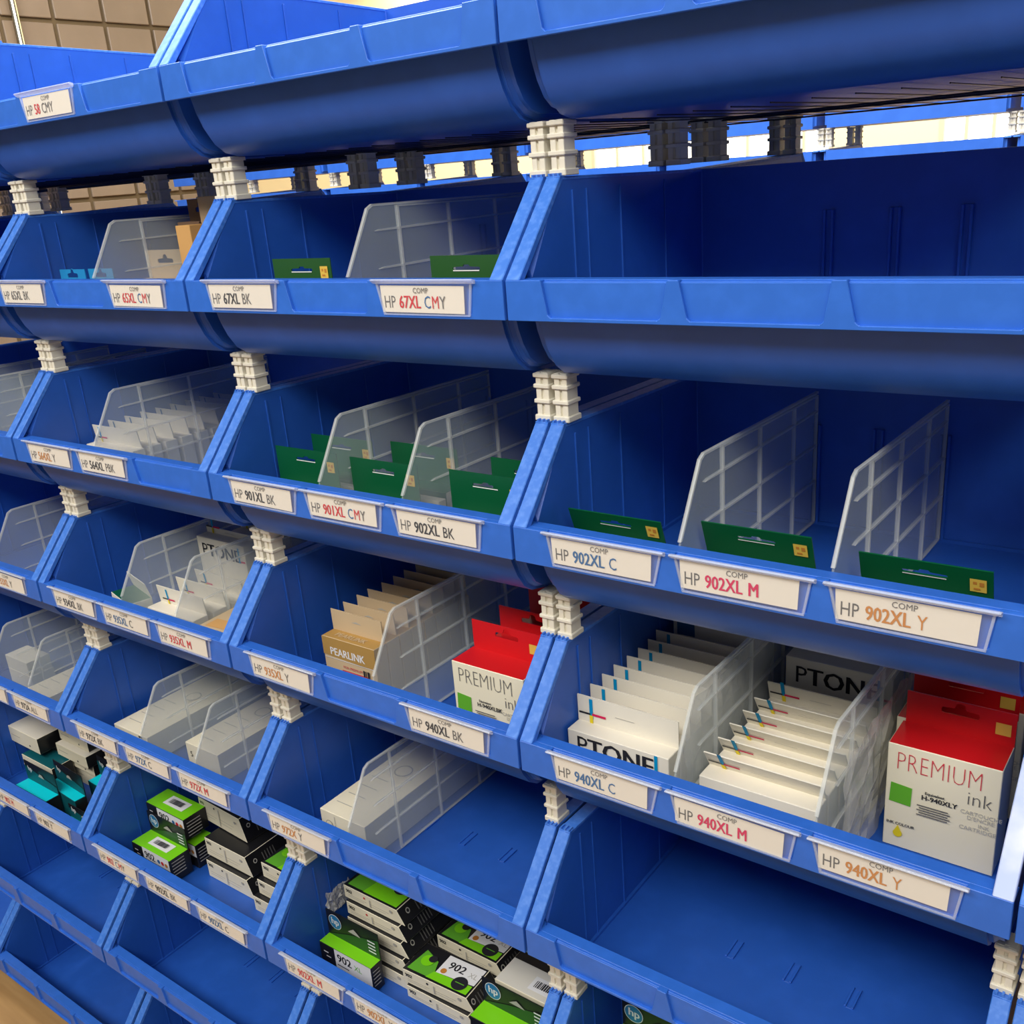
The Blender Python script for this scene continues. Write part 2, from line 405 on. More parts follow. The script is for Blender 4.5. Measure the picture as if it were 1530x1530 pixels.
def divider(k, r, x, nth, tilt=0):
    global d0
    t = copytree(d0) if dused[0] else d0; dused[0] = True
    t.location = Vector(W3(k, r, x, 0, 0))*U; t.rotation_euler = (0, 0, tilt)
    tag(t, 'frosted divider in the %s-row bin of the %s, %s' % (ROWN[r], COLN[k], nth), 'divider', 'frosted dividers standing in the bins')
for k, r, x, n in [(-2, 1, .500, 'the only one'), (-1, 1, .515, 'the only one'), (-3, 2, .40, 'left one'), (-3, 2, .66, 'right one'), (-2, 2, .375, 'the only one'),
                   (-1, 2, .362, 'left one'), (-1, 2, .64, 'right one'), (0, 2, .353, 'left one'), (0, 2, .647, 'right one'),
                   (-3, 3, .60, 'the only one'), (-2, 3, .395, 'left one'), (-2, 3, .68, 'right one'), (-1, 3, .500, 'the only one'), (0, 3, .353, 'left one'), (0, 3, .647, 'right one'),
                   (-3, 4, .40, 'left one'), (-3, 4, .68, 'right one'), (-2, 4, .385, 'left one'), (-2, 4, .68, 'right one'), (-1, 4, .358, 'the only one')]:
    divider(k, r, x, n)

# ---------------------------------------------------------------- label holders
def holder_mesh(w_):
    a, b_, c, d = w_
    mb = MB(); mb.prism([(c+.003, -.068), (d-.003, -.068), (b_-.004, -.004), (a+.004, -.004)], 'y', -.0025, -.0010, 'hold')
    pl = mb.mesh('plate')
    mb = MB(); mb.prism([(c+.002, -.070), (d-.002, -.070), (b_-.002, -.003), (a+.002, -.003)], 'y', -.0035, 0, 'edge', [[(c+.006, -.067), (d-.006, -.067), (b_-.007, -.006), (a+.007, -.006)]])
    fr = mb.mesh('frame')
    mb = MB(); mb.prism([(0, -.006), (0, .0015), (-.010, .0045), (-.0145, .0025), (-.012, -.0005), (-.004, -.006)], 'x', a-.004, b_+.006, 'ledge')
    return pl, mb.mesh('ledge', .0008), fr
HM = [holder_mesh(w_) for w_ in WIN]
ONN = {0: 'left', 1: 'middle', 2: 'right'}
def lab(k, r, s, txt, dx=0, cw=1.0, comp=True):
    """txt: list of (string, material, bold)"""
    t = empty('label_holder', W3(k, r, 0, 0, 0))
    colr = {'k': 'black', 'pc': 'blue', 'pb': 'dark blue', 'pm': 'magenta', 'pr': 'red', 'po': 'orange', 'g': 'grey'}[max(txt, key=lambda a: a[2])[1]]
    tag(t, 'clear label holder, %s lettering, %s slot on the %s-row lip of the %s' % (colr, ONN[s], ROWN[r], COLN[k].replace(' cut off', '').replace(' cut-off', '')), 'label holder', 'label holders on the bin lips')
    put('front_plate', HM[s][0], t); put('ledge', HM[s][1], t); put('edge_frame', HM[s][2], t)
    a, b_, c, d = WIN[s]
    mb = MB(); x0 = c-.001+dx; x1 = x0+.222*cw
    mb.prism([(x0, -.064), (x1, -.065), (x1+.003, -.0105), (x0-.002, -.0095)], 'y', -.0008, .0002, 'paper')
    pp = put('paper_label', mb.mesh('paper'), t)
    pp.rotation_euler = (0, random.uniform(-.006, .006), 0)
    mb = MB(); x = x0+.006; items = []
    for s_, mt, bo in txt:
        sz = .0365 if bo else .036; bo = .022 if bo else 0
        items.append(('text', s_, x, -.055, sz, mt, bo, .74)); x += tw(s_, bo)*sz*.74+(.009 if len(s_) > 1 else .003)
    if comp: items.append(('text', 'COMP', x0+.09, -.0245, .0155, 'g', 0, .95))
    ink(mb, ((0, .0001, 0), (1, 0, 0), (0, 0, 1)), items)
    put('lettering', mb.mesh('lettering', recalc=False), pp)
H = ('HP', 'g', 0)
lab(-2, 0, 1, [H, ('58', 'pr', 1), ('CMY', 'g', 0)])
lab(-2, 1, 0, [H, ('65XL', 'g', 1), ('BK', 'g', 0)]); lab(-2, 1, 2, [H, ('65XL', 'pr', 1), ('C', 'pb', 0), ('M', 'pr', 0), ('Y', 'g', 0)])
lab(-1, 1, 0, [H, ('67XL', 'k', 1), ('BK', 'g', 0)]); lab(-1, 1, 2, [H, ('67XL', 'pr', 1), ('C', 'pb', 0), ('M', 'pr', 0), ('Y', 'g', 0)])
lab(-2, 2, 0, [H, ('564XL', 'po', 1), ('Y', 'g', 0)]); lab(-2, 2, 1, [H, ('564XL', 'k', 1), ('PBK', 'g', 0)])
lab(-1, 2, 0, [H, ('901XL', 'k', 1), ('BK', 'g', 0)]); lab(-1, 2, 1, [H, ('901XL', 'pr', 1), ('C', 'pb', 0), ('M', 'pr', 0), ('Y', 'g', 0)]); lab(-1, 2, 2, [H, ('902XL', 'k', 1), ('BK', 'k', 0)], .004)
lab(0, 2, 0, [H, ('902XL', 'pb', 1), ('C', 'pb', 0)], .003); lab(0, 2, 1, [H, ('902XL', 'pm', 1), ('M', 'pm', .01)]); lab(0, 2, 2, [H, ('902XL', 'po', 1), ('Y', 'po', 0)], .001)
lab(-3, 3, 2, [H, ('933XL', 'po', 1), ('Y', 'g', 0)])
lab(-2, 3, 0, [H, ('934XL', 'k', 1), ('BK', 'g', 0)]); lab(-2, 3, 1, [H, ('935XL', 'pb', 1), ('C', 'g', 0)]); lab(-2, 3, 2, [H, ('935XL', 'pr', 1), ('M', 'pr', .01)])
lab(-1, 3, 0, [H, ('935XL', 'po', 1), ('Y', 'g', 0)]); lab(-1, 3, 2, [H, ('940XL', 'k', 1), ('BK', 'g', 0)], .001)
lab(0, 3, 0, [H, ('940XL', 'pb', 1), ('C', 'pb', 0)]); lab(0, 3, 1, [H, ('940XL', 'pm', 1), ('M', 'pm', .01)], -.002); lab(0, 3, 2, [H, ('940XL', 'po', 1), ('Y', 'po', 0)])
lab(-3, 4, 1, [H, ('972A', 'k', 1)]); lab(-3, 4, 2, [H, ('972A', 'k', 1), ('ALL', 'g', 0)])
lab(-2, 4, 0, [H, ('972X', 'k', 1), ('BK', 'g', 0)]); lab(-2, 4, 1, [H, ('972X', 'pb', 1), ('C', 'g', 0)]); lab(-2, 4, 2, [H, ('972X', 'pr', 1), ('M', 'pr', .01)])
lab(-1, 4, 0, [H, ('972X', 'po', 1), ('Y', 'g', 0)])
lab(-3, 5, 1, [H, ('902', 'pr', 1), ('M', 'pr', 0)]); lab(-3, 5, 2, [H, ('902', 'g', 1), ('Y', 'g', 0)])
lab(-2, 5, 0, [H, ('902', 'pr', 1), ('C', 'pb', 0), ('M', 'pr', 0), ('Y', 'g', 0)]); lab(-2, 5, 1, [H, ('902XL', 'k', 1), ('BK', 'g', 0)]); lab(-2, 5, 2, [H, ('902XL', 'pb', 1), ('C', 'g', 0)])
lab(-1, 5, 0, [H, ('902XL', 'pr', 1), ('M', 'pr', .01)]); lab(-1, 5, 1, [H, ('902XL', 'po', 1), ('Y', 'g', 0)])

# ---------------------------------------------------------------- cartons
EURO = [(-.055, -.006), (.055, -.006), (.058, 0), (.055, .006), (.018, .008), (.012, .018), (0, .021), (-.012, .018), (-.018, .008), (-.055, .006), (-.058, 0)]
SLOT_H = [(-.042, -.003), (.042, -.003), (.045, 0), (.042, .003), (.012, .004), (.008, .008), (-.008, .008), (-.012, .004), (-.042, .003), (-.045, 0)]
def floorz(y):
    for (ya, za), (yb, zb) in zip(INN[:7], INN[1:7]):
        if ya <= y <= yb: return za+(zb-za)*(y-ya)/(yb-ya)+.002
    return -1
def carton(k, r, x0, x1, y0, y1, z0, z1, label, group, front='card', side=None, top=None, tab=None, prints=(), rz=0, cat='carton', name='ink_carton', tilt=0, skew=0):
    """tab: dict(h, mat, x0, x1, hole, lean, prints)  -- flap rising from the rear top edge"""
    side = side or front; top = top or front
    if z0 == FL: z0 = max(FL, floorz(y0))
    w_, d, h = x1-x0, y1-y0, z1-z0
    t = empty(name, W3(k, r, x0+w_/2, y0+d/2, z0)); t.rotation_euler = (tilt, 0, rz)
    tag(t, label, cat, group)
    a, b_ = w_/2, d/2
    mb = MB()
    v = [(-a, -b_, 0), (a+skew, -b_, 0), (a+skew, b_, 0), (-a, b_, 0), (-a, -b_, h), (a, -b_, h), (a, b_, h), (-a, b_, h)]
    for f, mt in (((0, 1, 5, 4), front), ((1, 2, 6, 5), side), ((2, 3, 7, 6), side), ((3, 0, 4, 7), side), ((4, 5, 6, 7), top), ((3, 2, 1, 0), side)):
        mb.add([v[i] for i in f], [(0, 1, 2, 3)], mt)
    put('box_body', mb.mesh('box_body', .0014), t)
    mbp = MB()
    fr = {'front': ((-a, -b_, 0), (1, 0, 0), (0, 0, 1)), 'top': ((-a, -b_, h), (1, 0, 0), (0, 1, 0)), 'right': ((a+skew, -b_, 0), (0, 1, 0), (-skew/h, 0, 1))}
    bo = {}
    for face, *it in prints: bo.setdefault(face, []).append(tuple(it))
    for face, its in bo.items(): ink(mbp, fr[face], its)
    if mbp.f: put('printing', mbp.mesh('printing', recalc=False), t)
    if tab:
        tx0, tx1 = tab.get('x0', -a), tab.get('x1', a); th = tab['h']; le = tab.get('lean', 0); cx = (tx0+tx1)/2
        hole = [[(cx+p[0]*tab.get('hs', 1), th*tab.get('hz', .62)+p[1]) for p in (SLOT_H if tab.get('slot') else EURO)]] if tab.get('hole') else []
        mb = MB(); mb.prism([(tx0, 0), (tx1, 0), (tx1, th), (tx0, th)], 'y', -.0014, .0014, tab['mat'], hole)
        to = put('hang_tab', mb.mesh('tab'), t, (0, b_-.0014, h), (le, 0, 0))
        if tab.get('prints'):
            mbp = MB(); ink(mbp, ((tx0, -.0014, 0), (1, 0, 0), (0, 0, 1)), tab['prints']); put('printing', mbp.mesh('printing', recalc=False), to)
    return t
ORD = ['front', 'second', 'third', 'fourth', 'fifth', 'sixth', 'seventh', 'eighth', 'ninth', 'tenth', 'eleventh']
FL = -.1945
# cross mark on the white cartons' hang tab
def cross(x, y, s=1.0):
    return [('rect', x, y+.002*s, .009*s, .052*s, 'pc'), ('rect', x-.028*s, y+.012*s, .030*s, .005*s, 'k'), ('rect', x+.007*s, y+.012*s, .036*s, .006*s, 'pm'), ('rect', x+.0*s, y-.01*s, .009*s, .022*s, 'py')]
def ptone(k, r, x0, x1, y0, y1, z0, z1, label, group, th=.062, lean=0, txt=True, wave=True):
    pr_ = []
    w_ = x1-x0; h = z1-z0
    if txt:
        pr_ = [('front', 'text', 'P', .022, h-.062, .062, 'k', 0), ('front', 'text', 'TONE', .052, h-.062, .062, 'k', .03), ('front', 'rect', w_-.034, h-.062, .008, .052, 'pc'), ('front', 'rect', w_-.022, h-.06, .02, .006, 'pm')]
    tp = cross(.032, .008) + [('rect', .10, th*.5, .05, .0012, 'lg')]
    return carton(k, r, x0, x1, y0, y1, z0, z1, label, group, 'card', top='card', prints=pr_, tab=dict(h=th, mat='card', lean=lean, prints=tp))
g = 'white cartons with coloured cross tabs'
for i in range(8):
    y = .131+.0535*i
    ptone(0, 3, .045+random.uniform(-.004, .004), .300, y, y+.050, FL, -.028+random.uniform(-.002, .002), 'white carton with cyan, red and yellow cross on its tab, %s in the left file' % ORD[i], 'left file of white cartons in the right column', .066, random.uniform(-.02, .03))
for i in range(6):
    y = .128+.064*i
    ptone(0, 3, .372+random.uniform(-.003, .003), .625, y, y+.052, FL, -.040, 'plain-faced white carton with coloured cross tab, %s in the middle file' % ORD[i], 'middle file of white cartons in the right column', .052, .55 if i < 5 else .3, txt=False)
ptone(0, 3, .385, .635, .560, .64, FL, .045, 'large grey-white carton with black lettering at rear of middle file', 'large cartons behind the files', .05, .3)
carton(0, 3, .055, .315, .62, .66, FL, .075, 'tall white carton with small dark blue square at rear of left file', 'large cartons behind the files', 'card', prints=[('front', 'rect', .012, .20, .05, .04, 'pb'), ('front', 'text', 'SUPERIOR INK CARTRIDGE', .01, .252, .016, 'lg')])
# crumpled clear film around the files
def film(k, r, x, y0, y1, z0, z1, label):
    random.seed(int(x*1000)); mb = MB(); nx, nz = 16, 9; vs = []
    for i in range(nx):
        for j in range(nz):
            vs.append((random.uniform(-.007, .007), y0+(y1-y0)*i/(nx-1)+random.uniform(-.006, .006), z0+(z1-z0-.03*(i == 0))*j/(nz-1)+random.uniform(-.004, .004)))
    fs = [(i*nz+j, (i+1)*nz+j, (i+1)*nz+j+1, i*nz+j+1) for i in range(nx-1) for j in range(nz-1)]
    mb.add(vs, fs, 'film'); me = mb.mesh('film', recalc=False)
    o = put('plastic_film', me, None, W3(k, r, x, 0, 0)); tag(o, label, 'plastic film', 'crumpled clear films along the carton files')
    md = o.modifiers.new('s', 'SOLIDIFY'); md.thickness = .0002
film(0, 3, .335, .15, .6, -.19, .10, 'crumpled clear film between left and middle files of white cartons')
film(0, 3, .675, .13, .6, -.19, .09, 'crumpled clear film between the white cartons and the red-topped cartons')
# premium cartons
def premium(k, r, x0, x1, y0, y1, z0, z1, label, group, col='yellow', th=.072, sq=True, rz=0):
    w_ = x1-x0; h = z1-z0
    c = {'yellow': 'py', 'black': 'k'}[col]
    px = [('text', 'PREMIUM', w_*.08, h*.77, .060, 'pink' if col == 'yellow' else 'g', -.024, .67*w_/.21*.98), ('text', 'ink', w_*.72, h*.62, .044, 'g', -.016, .9),
          ('poly', [(w_*.04, h*.45), (w_*.24, h*.44), (w_*.245, h*.62), (w_*.05, h*.635)], 'pg'),
          ('text', 'Equivalent', w_*.36, h*.60, .009, 'k', .01), ('text', 'H-940XLY' if col == 'yellow' else 'H-940XLBK', w_*.33, h*.545, .0155, 'k', .03),
          ('text', 'CARTOUCHE', w_*.68, h*.53, .0125, 'lg', 0), ('text', "D'ENCRE", w_*.74, h*.485, .0125, 'lg', 0), ('text', 'INK', w_*.84, h*.43, .0125, 'lg', 0), ('text', 'CARTRIDGE', w_*.68, h*.385, .0125, 'lg', 0),
          ('disc', w_*.14, h*.15, .009, c), ('poly', [(w_*.14-.008, h*.15+.003), (w_*.14+.008, h*.15+.003), (w_*.14, h*.15+.02)], c), ('text', 'INK COLOUR', w_*.03, h*.235, .009, 'k', .01)]
    px += [('rect', w_*(.30+.02*(j % 2)), h*(.485-.022*j), w_*.28, .0022, 'g') for j in range(5)]
    hole = dict(h=th, mat='red', x0=-w_/2+.006, x1=w_/2+.0, hole=True, hs=.62, hz=.66, prints=[('rect', w_*.80, th*.30, .028, .026, 'sticker')])
    return carton(k, r, x0, x1, y0, y1, z0, z1, label, group, 'ivory', top='red', prints=[('front',)+p for p in px], tab=hole, rz=rz)
premium(0, 3, .702, .913, .303, .400, FL, .046, 'white carton with red top, pink thin lettering and green square, frontmost at the right end', 'red-topped cartons at the right end', 'yellow')
premium(0, 3, .688, .900, .405, .500, FL, .048, 'white carton with red top right behind the frontmost one at the right end', 'red-topped cartons at the right end', 'yellow', .078)
premium(0, 3, .700, .910, .51, .60, FL, .060, 'third red-topped carton, in shade at the right end', 'red-topped cartons at the right end', 'yellow', .078)
premium(-1, 3, .683, .903, .158, .246, FL, .046, 'white carton with red top and grey thin lettering left of the white posts', 'red-topped cartons in the middle column', 'black', .078)
premium(-1, 3, .700, .915, .250, .338, FL, .050, 'red-topped carton directly behind the one left of the white posts', 'red-topped cartons in the middle column', 'black', .078)
premium(-1, 3, .715, .925, .36, .448, FL, .060, 'rearmost shaded red-topped carton left of the white posts', 'red-topped cartons in the middle column', 'black', .09)
# gold cartons
for i in range(8):
    y = .212+.0525*i
    carton(-1, 3, .145+random.uniform(-.004, .004), .352, y, y+.050, FL, -.030, 'gold and cream carton with kraft hang tab, %s in the file left of divider' % ORD[i], 'file of gold cartons', 'kraft', top='gold',
           prints=[('front', 'poly', [(0, .108), (.207, .100), (.207, .1645), (0, .1645)], 'gold'), ('front', 'text', 'PEARLINK', .028, .112, .034, 'pw', .012, .9), ('front', 'rect', .004, .100, .20, .0015, 'pw'),
                   ('front', 'text', 'FOR PREMIUM', .075, .078, .012, 'pink', 0), ('front', 'rect', .07, .066, .10, .006, 'pink'), ('front', 'rect', .07, .052, .11, .006, 'pink'), ('front', 'rect', .155, .07, .006, .02, 'k'), ('front', 'rect', .165, .07, .003, .02, 'k'), ('front', 'rect', .172, .07, .007, .02, 'k'),
                   ('top', 'text', 'PEARLINK', .035, .014, .028, 'kraft', .012, .95)],
           tab=dict(h=.064, mat='kraft', lean=random.uniform(-.03, .06), x1=.095, prints=[('poly', [(.08, .036), (.12, .036), (.10, .042)], 'lg')]))
# green-tabbed cartons
def greenc(k, r, x0, x1, y, ztop, label, th=.07, h0=None, front='green', lean=0, hz=.70, stick=True):
    w_ = x1-x0; z1 = ztop-th
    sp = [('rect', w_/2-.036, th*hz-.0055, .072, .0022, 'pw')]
    if stick: sp += [('rect', w_-.036, th*.45, .026, .028, 'sticker'), ('rect', w_-.031, th*.45+.016, .006, .006, 'po'), ('rect', w_-.021, th*.45+.013, .007, .009, 'po'), ('rect', w_-.030, th*.45+.005, .010, .004, 'po')]
    dp = .052 if y < .2 else .06
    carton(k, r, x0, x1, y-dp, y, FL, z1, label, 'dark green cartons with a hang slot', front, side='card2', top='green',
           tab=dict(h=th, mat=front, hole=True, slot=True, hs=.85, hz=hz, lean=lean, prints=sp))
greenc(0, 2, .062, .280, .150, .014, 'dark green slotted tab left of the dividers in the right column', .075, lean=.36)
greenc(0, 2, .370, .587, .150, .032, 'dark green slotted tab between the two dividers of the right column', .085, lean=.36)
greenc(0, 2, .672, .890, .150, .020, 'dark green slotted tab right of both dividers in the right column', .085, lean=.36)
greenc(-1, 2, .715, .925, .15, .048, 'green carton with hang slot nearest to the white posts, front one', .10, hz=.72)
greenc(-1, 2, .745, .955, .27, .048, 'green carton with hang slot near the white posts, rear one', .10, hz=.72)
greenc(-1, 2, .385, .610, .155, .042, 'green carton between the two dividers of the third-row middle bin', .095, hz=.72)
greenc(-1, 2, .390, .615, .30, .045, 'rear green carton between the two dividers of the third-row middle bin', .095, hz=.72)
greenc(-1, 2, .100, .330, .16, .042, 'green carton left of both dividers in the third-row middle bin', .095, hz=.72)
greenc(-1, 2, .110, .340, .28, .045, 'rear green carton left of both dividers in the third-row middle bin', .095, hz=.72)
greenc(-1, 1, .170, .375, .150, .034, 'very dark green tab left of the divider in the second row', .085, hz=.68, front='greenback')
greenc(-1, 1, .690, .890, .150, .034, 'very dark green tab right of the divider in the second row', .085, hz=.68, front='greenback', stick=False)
# small white cartons lying in the third-row middle bin
for x0, x1, y0, z1, l in ((.345-.10, .345, .20, -.06, 'left of'), (.52, .625, .20, -.06, 'between')):
    carton(-1, 2, x0, x1, y0-.0, y0+.028, FL, z1, 'cream carton end just %s the dividers, third-row middle bin' % l, 'cream carton ends', 'card')
# second row, left bin
carton(-2, 1, .095, .235, .15, .20, FL, -.065, 'sky blue card with dark hang hole, left of divider in second row', 'sky blue cards', 'bluecard', tab=dict(h=.075, mat='bluecard', hole=True, hs=.5, hz=.75))
carton(-2, 1, .240, .370, .17, .21, FL, -.065, 'pale blue card beside the sky blue one, touching the divider', 'sky blue cards', 'bluecard', top='card', tab=dict(h=.075, mat='bluecard', hole=True, hs=.5, hz=.75))
carton(-2, 1, .27, .47, .345, .40, FL, -.04, 'kraft carton with dark hang hole seen through the second-row divider', 'kraft cartons in the second row', 'kraft', tab=dict(h=.085, mat='kraft', hole=True, hs=.7, hz=.6))
carton(-2, 1, .588, .655, .30, .355, FL, .118, 'orange kraft carton standing in front of the tall brown one', 'kraft cartons in the second row', 'tan', rz=0)
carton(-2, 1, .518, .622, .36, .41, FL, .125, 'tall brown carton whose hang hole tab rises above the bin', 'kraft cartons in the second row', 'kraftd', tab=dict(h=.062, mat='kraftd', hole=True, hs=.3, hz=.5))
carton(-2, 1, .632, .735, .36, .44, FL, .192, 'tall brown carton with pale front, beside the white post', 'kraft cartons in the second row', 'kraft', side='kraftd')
# third row, left bin: file of cream cartons
for i in range(9):
    y = .195+.062*i
    carton(-2, 2, .085+random.uniform(-.004, .004), .352, y, y+.045, FL, -.062, 'cream carton with low hang tab, %s in the file behind the third-row divider' % ORD[i], 'file of cream cartons in the third row', 'card',
           tab=dict(h=.058, mat='card', x1=.12, lean=.12, prints=cross(.03, .004, .9) if i == 0 else [('rect', .03, .03, .007, .026, 'pb')]))
carton(-3, 2, .72, .95, .16, .30, FL, -.07, 'cream carton with red mark in the third-row far-left bin', None, 'card', prints=[('top', 'rect', .16, .08, .012, .04, 'pr')], tab=dict(h=.06, mat='card', lean=.3))
carton(-3, 2, .70, .93, .32, .44, FL, -.05, 'rear cream carton in the third-row far-left bin', None, 'card', tab=dict(h=.06, mat='card', lean=.2))
# fourth row, left bin
for i in range(3):
    y = .13+.075*i
    carton(-2, 3, .415, .655, y, y+.055, FL, -.060, 'cream carton with cross tab between the fourth-row dividers, %s of three' % ORD[i], 'cream cartons between the fourth-row dividers', 'card', tab=dict(h=.06, mat='card', lean=.1, prints=cross(.045, .004, .9)))
ptone(-2, 3, .395, .640, .372, .42, FL, .100, 'tall white carton with bold black lettering between the fourth-row dividers', 'tall white cartons in the fourth row', .02, 0)
ptone(-2, 3, .42, .67, .48, .54, FL, .080, 'tall white carton with cross mark at the very back of the fourth row', 'tall white cartons in the fourth row', .06, 0, txt=False)
carton(-2, 3, .20, .365, .12, .20, FL, -.055, 'cream carton with a green inside flap, left of the fourth-row dividers', None, 'card', top='green', tab=dict(h=.055, mat='card', lean=.25), rz=-.25)
carton(-2, 3, .70, .93, .10, .28, FL, -.055, 'kraft carton lying right of the fourth-row dividers', None, 'kraft', top='kraft', side='tan', rz=.08, prints=[('top', 'rect', .02, .03, .10, .05, 'tan')])
carton(-2, 3, .70, .90, .32, .40, FL, -.03, 'cream carton standing behind the lying kraft carton', None, 'card')
# fifth row: long white boxes
def longbox(k, r, x0, x1, y0, y1, z1, label, pr_=(), rz=0):
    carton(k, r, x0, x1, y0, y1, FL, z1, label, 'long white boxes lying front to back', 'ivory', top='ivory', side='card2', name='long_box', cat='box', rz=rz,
           prints=[('top', 'rect', .02, .05+.05*j, .07, .003, 'lg') for j in range(4)]+[('top', 'disc', (x1-x0)*.5, .27, .03, 'lg'), ('top', 'disc', (x1-x0)*.5, .27, .026, 'ivory')]+list(pr_))
longbox(-2, 4, .085, .285, .135, .70, -.085, 'long white box left of both fifth-row dividers', [('front', 'rect', .15, .09, .02, .008, 'k')])
longbox(-2, 4, .425, .600, .190, .72, -.085, 'long white box between the two fifth-row dividers', [('front', 'text', '5', .02, .06, .03, 'k')])
longbox(-1, 4, .135, .320, .150, .72, -.072, 'long white box with small green figure left of the fifth-row middle divider', [('front', 'disc', .035, .075, .014, 'g'), ('front', 'disc', .035, .075, .0125, 'ivory'), ('front', 'text', 'R', .10, .045, .045, 'pg', .02), ('front', 'rect', .06, .02, .002, .09, 'lg')])
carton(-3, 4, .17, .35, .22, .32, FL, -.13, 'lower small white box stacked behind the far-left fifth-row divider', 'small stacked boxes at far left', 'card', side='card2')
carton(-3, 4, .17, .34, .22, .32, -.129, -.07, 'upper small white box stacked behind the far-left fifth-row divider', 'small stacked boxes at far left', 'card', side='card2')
longbox(-3, 4, .47, .63, .13, .62, -.11, 'long white box between the far-left fifth-row dividers')

# sixth row: boxed cartridges
def hp(x, y, s):
    return [('disc', x, y, s, 'pw'), ('disc', x, y, s*.93, 'logo'), ('text', 'hp', x-s*.62, y-s*.30, s*1.25, 'pw', .01, 1.0)]
def barcode(x, y, w_, h, n=14):
    random.seed(3); out = [('rect', x, y, w_, h, 'pw')]; xx = x+w_*.15
    while xx < x+w_*.82:
        b_ = random.uniform(.0015, .005); out.append(('rect', xx, y+h*.25, b_, h*.5, 'k')); xx += b_+random.uniform(.0015, .004)
    return out
def limebox(k, r, x0, x1, y0, y1, z0, z1, label, num='902', xl=False, tab=True, dots=True, th=.085, bc=True, rz=0, tilt=0):
    w_, d, h = x1-x0, y1-y0, z1-z0
    sh = min(.05, h*.55) if not xl else h
    pr_ = [('rect', w_*.30, h-sh, w_*.70, sh, 'pw'), ('text', num, w_*.34, h-.042, .042, 'k', .012)]
    if xl: pr_ += [('text', 'XL', w_*.34+.075, h-.042, .028, 'pg', 0), ('rect', w_*.34, h-.058, .05, .004, 'k')]
    if dots: pr_ += [('disc', w_*.72, h-.030, .0085, 'pb'), ('disc', w_*.82, h-.030, .0085, 'pr'), ('disc', w_*.92, h-.030, .0085, 'po')]
    pr_ += [('rect', .02, h-.03, .02, .004, 'pw'), ('rect', .03, h-.045, .02, .004, 'pw')]
    pr_ = [('front',)+p for p in pr_]
    if bc: pr_ += [('top',)+p for p in barcode(w_*.28, d*.3, w_*.5, d*.5)]
    pr_ += [('right', 'rect', d*.1, h-.022-.013*j, d*.6, .004, 'lg') for j in range(5)]
    tb = None
    if tab:
        tp = hp(w_*.17, th*.62, .028) + [('poly', [(w_*.42, th*.52), (w_*.66, th*.50), (w_*.60, th*.62), (w_*.54, th*.72), (w_*.48, th*.63)], 'lg')]
        tp += [('rect', w_*.80, th*.15+.013*j, w_*.14, .005, 'pw') for j in range(4)]
        tb = dict(h=th, mat='black', prints=[('poly', [(0, 0), (w_, 0), (w_, th*.75), (w_*.4, th*.35)], 'greenback')]+tp)
    return carton(k, r, x0, x1, y0, y1, z0, z1, label, 'lime green topped cartridge cartons', 'black', side='black', top='lime', tab=tb, prints=pr_, rz=rz, name='cartridge_carton')
def flatbox(k, r, x0, x1, y0, y1, z0, z1, label, group, art=False, rz=0, num='902', side='black', tilt=0, dot='k'):
    w_, d, h = x1-x0, y1-y0, z1-z0
    pr_ = [('front', 'text', num, .010, h-.022, .018, 'k', .012), ('front', 'disc', w_*.40, h-.014, .004, dot), ('front', 'rect', .02, h*.4, w_*.35, .0015, 'lg'), ('front', 'rect', .02, h*.28, w_*.3, .0015, 'lg'),
           ('front', 'rect', w_*.5, h*.45, w_*.35, .0015, 'lg'), ('front', 'rect', w_*.5, h*.3, w_*.3, .0015, 'lg'), ('front', 'disc', w_*.9, h*.72, .006, 'lg'), ('front', 'rect', w_*.5, .01, .004, h-.02, 'lg')]
    pr_ += [('right', 'rect', d*.25+.012*j, h*.2, .004, h*.55, 'g') for j in range(5)] + [('right', 'disc', d*.12, h*.6, .008, 'lg'), ('right', 'disc', d*.12, h*.6, .005, 'k')]
    if art:
        pr_ += [('top', 'poly', [(w_*.05, .01), (w_*.45, .01), (w_*.35, d*.6), (w_*.1, d*.8)], 'pg'), ('top', 'poly', [(w_*.35, .008), (w_*.97, .008), (w_*.97, d*.35), (w_*.4, d*.3)], 'lime'),
                ('top', 'poly', [(w_*.42, d*.30), (w_*.98, d*.38), (w_*.98, d*.92), (w_*.42, d*.92)], 'pw'), ('top', 'text', num, w_*.50, d*.55, .040, 'k', .012), ('top', 'text', 'XL', w_*.82, d*.55, .026, 'lg', 0),
                ('top', 'disc', w_*.50, d*.42, .010, 'po'), ('top', 'disc', w_*.80, d*.28, .026, 'k'), ('top', 'rect', w_*.735, d*.27, .032, .003, 'pg'), ('top', 'disc', w_*.22, d*.5, .022, 'lime'), ('top', 'disc', w_*.27, d*.6, .014, 'k')]
    return carton(k, r, x0, x1, y0, y1, z0, z1, label, group, 'ivory', side=side, top='black', prints=pr_, rz=rz, name='cartridge_carton', skew=.030)
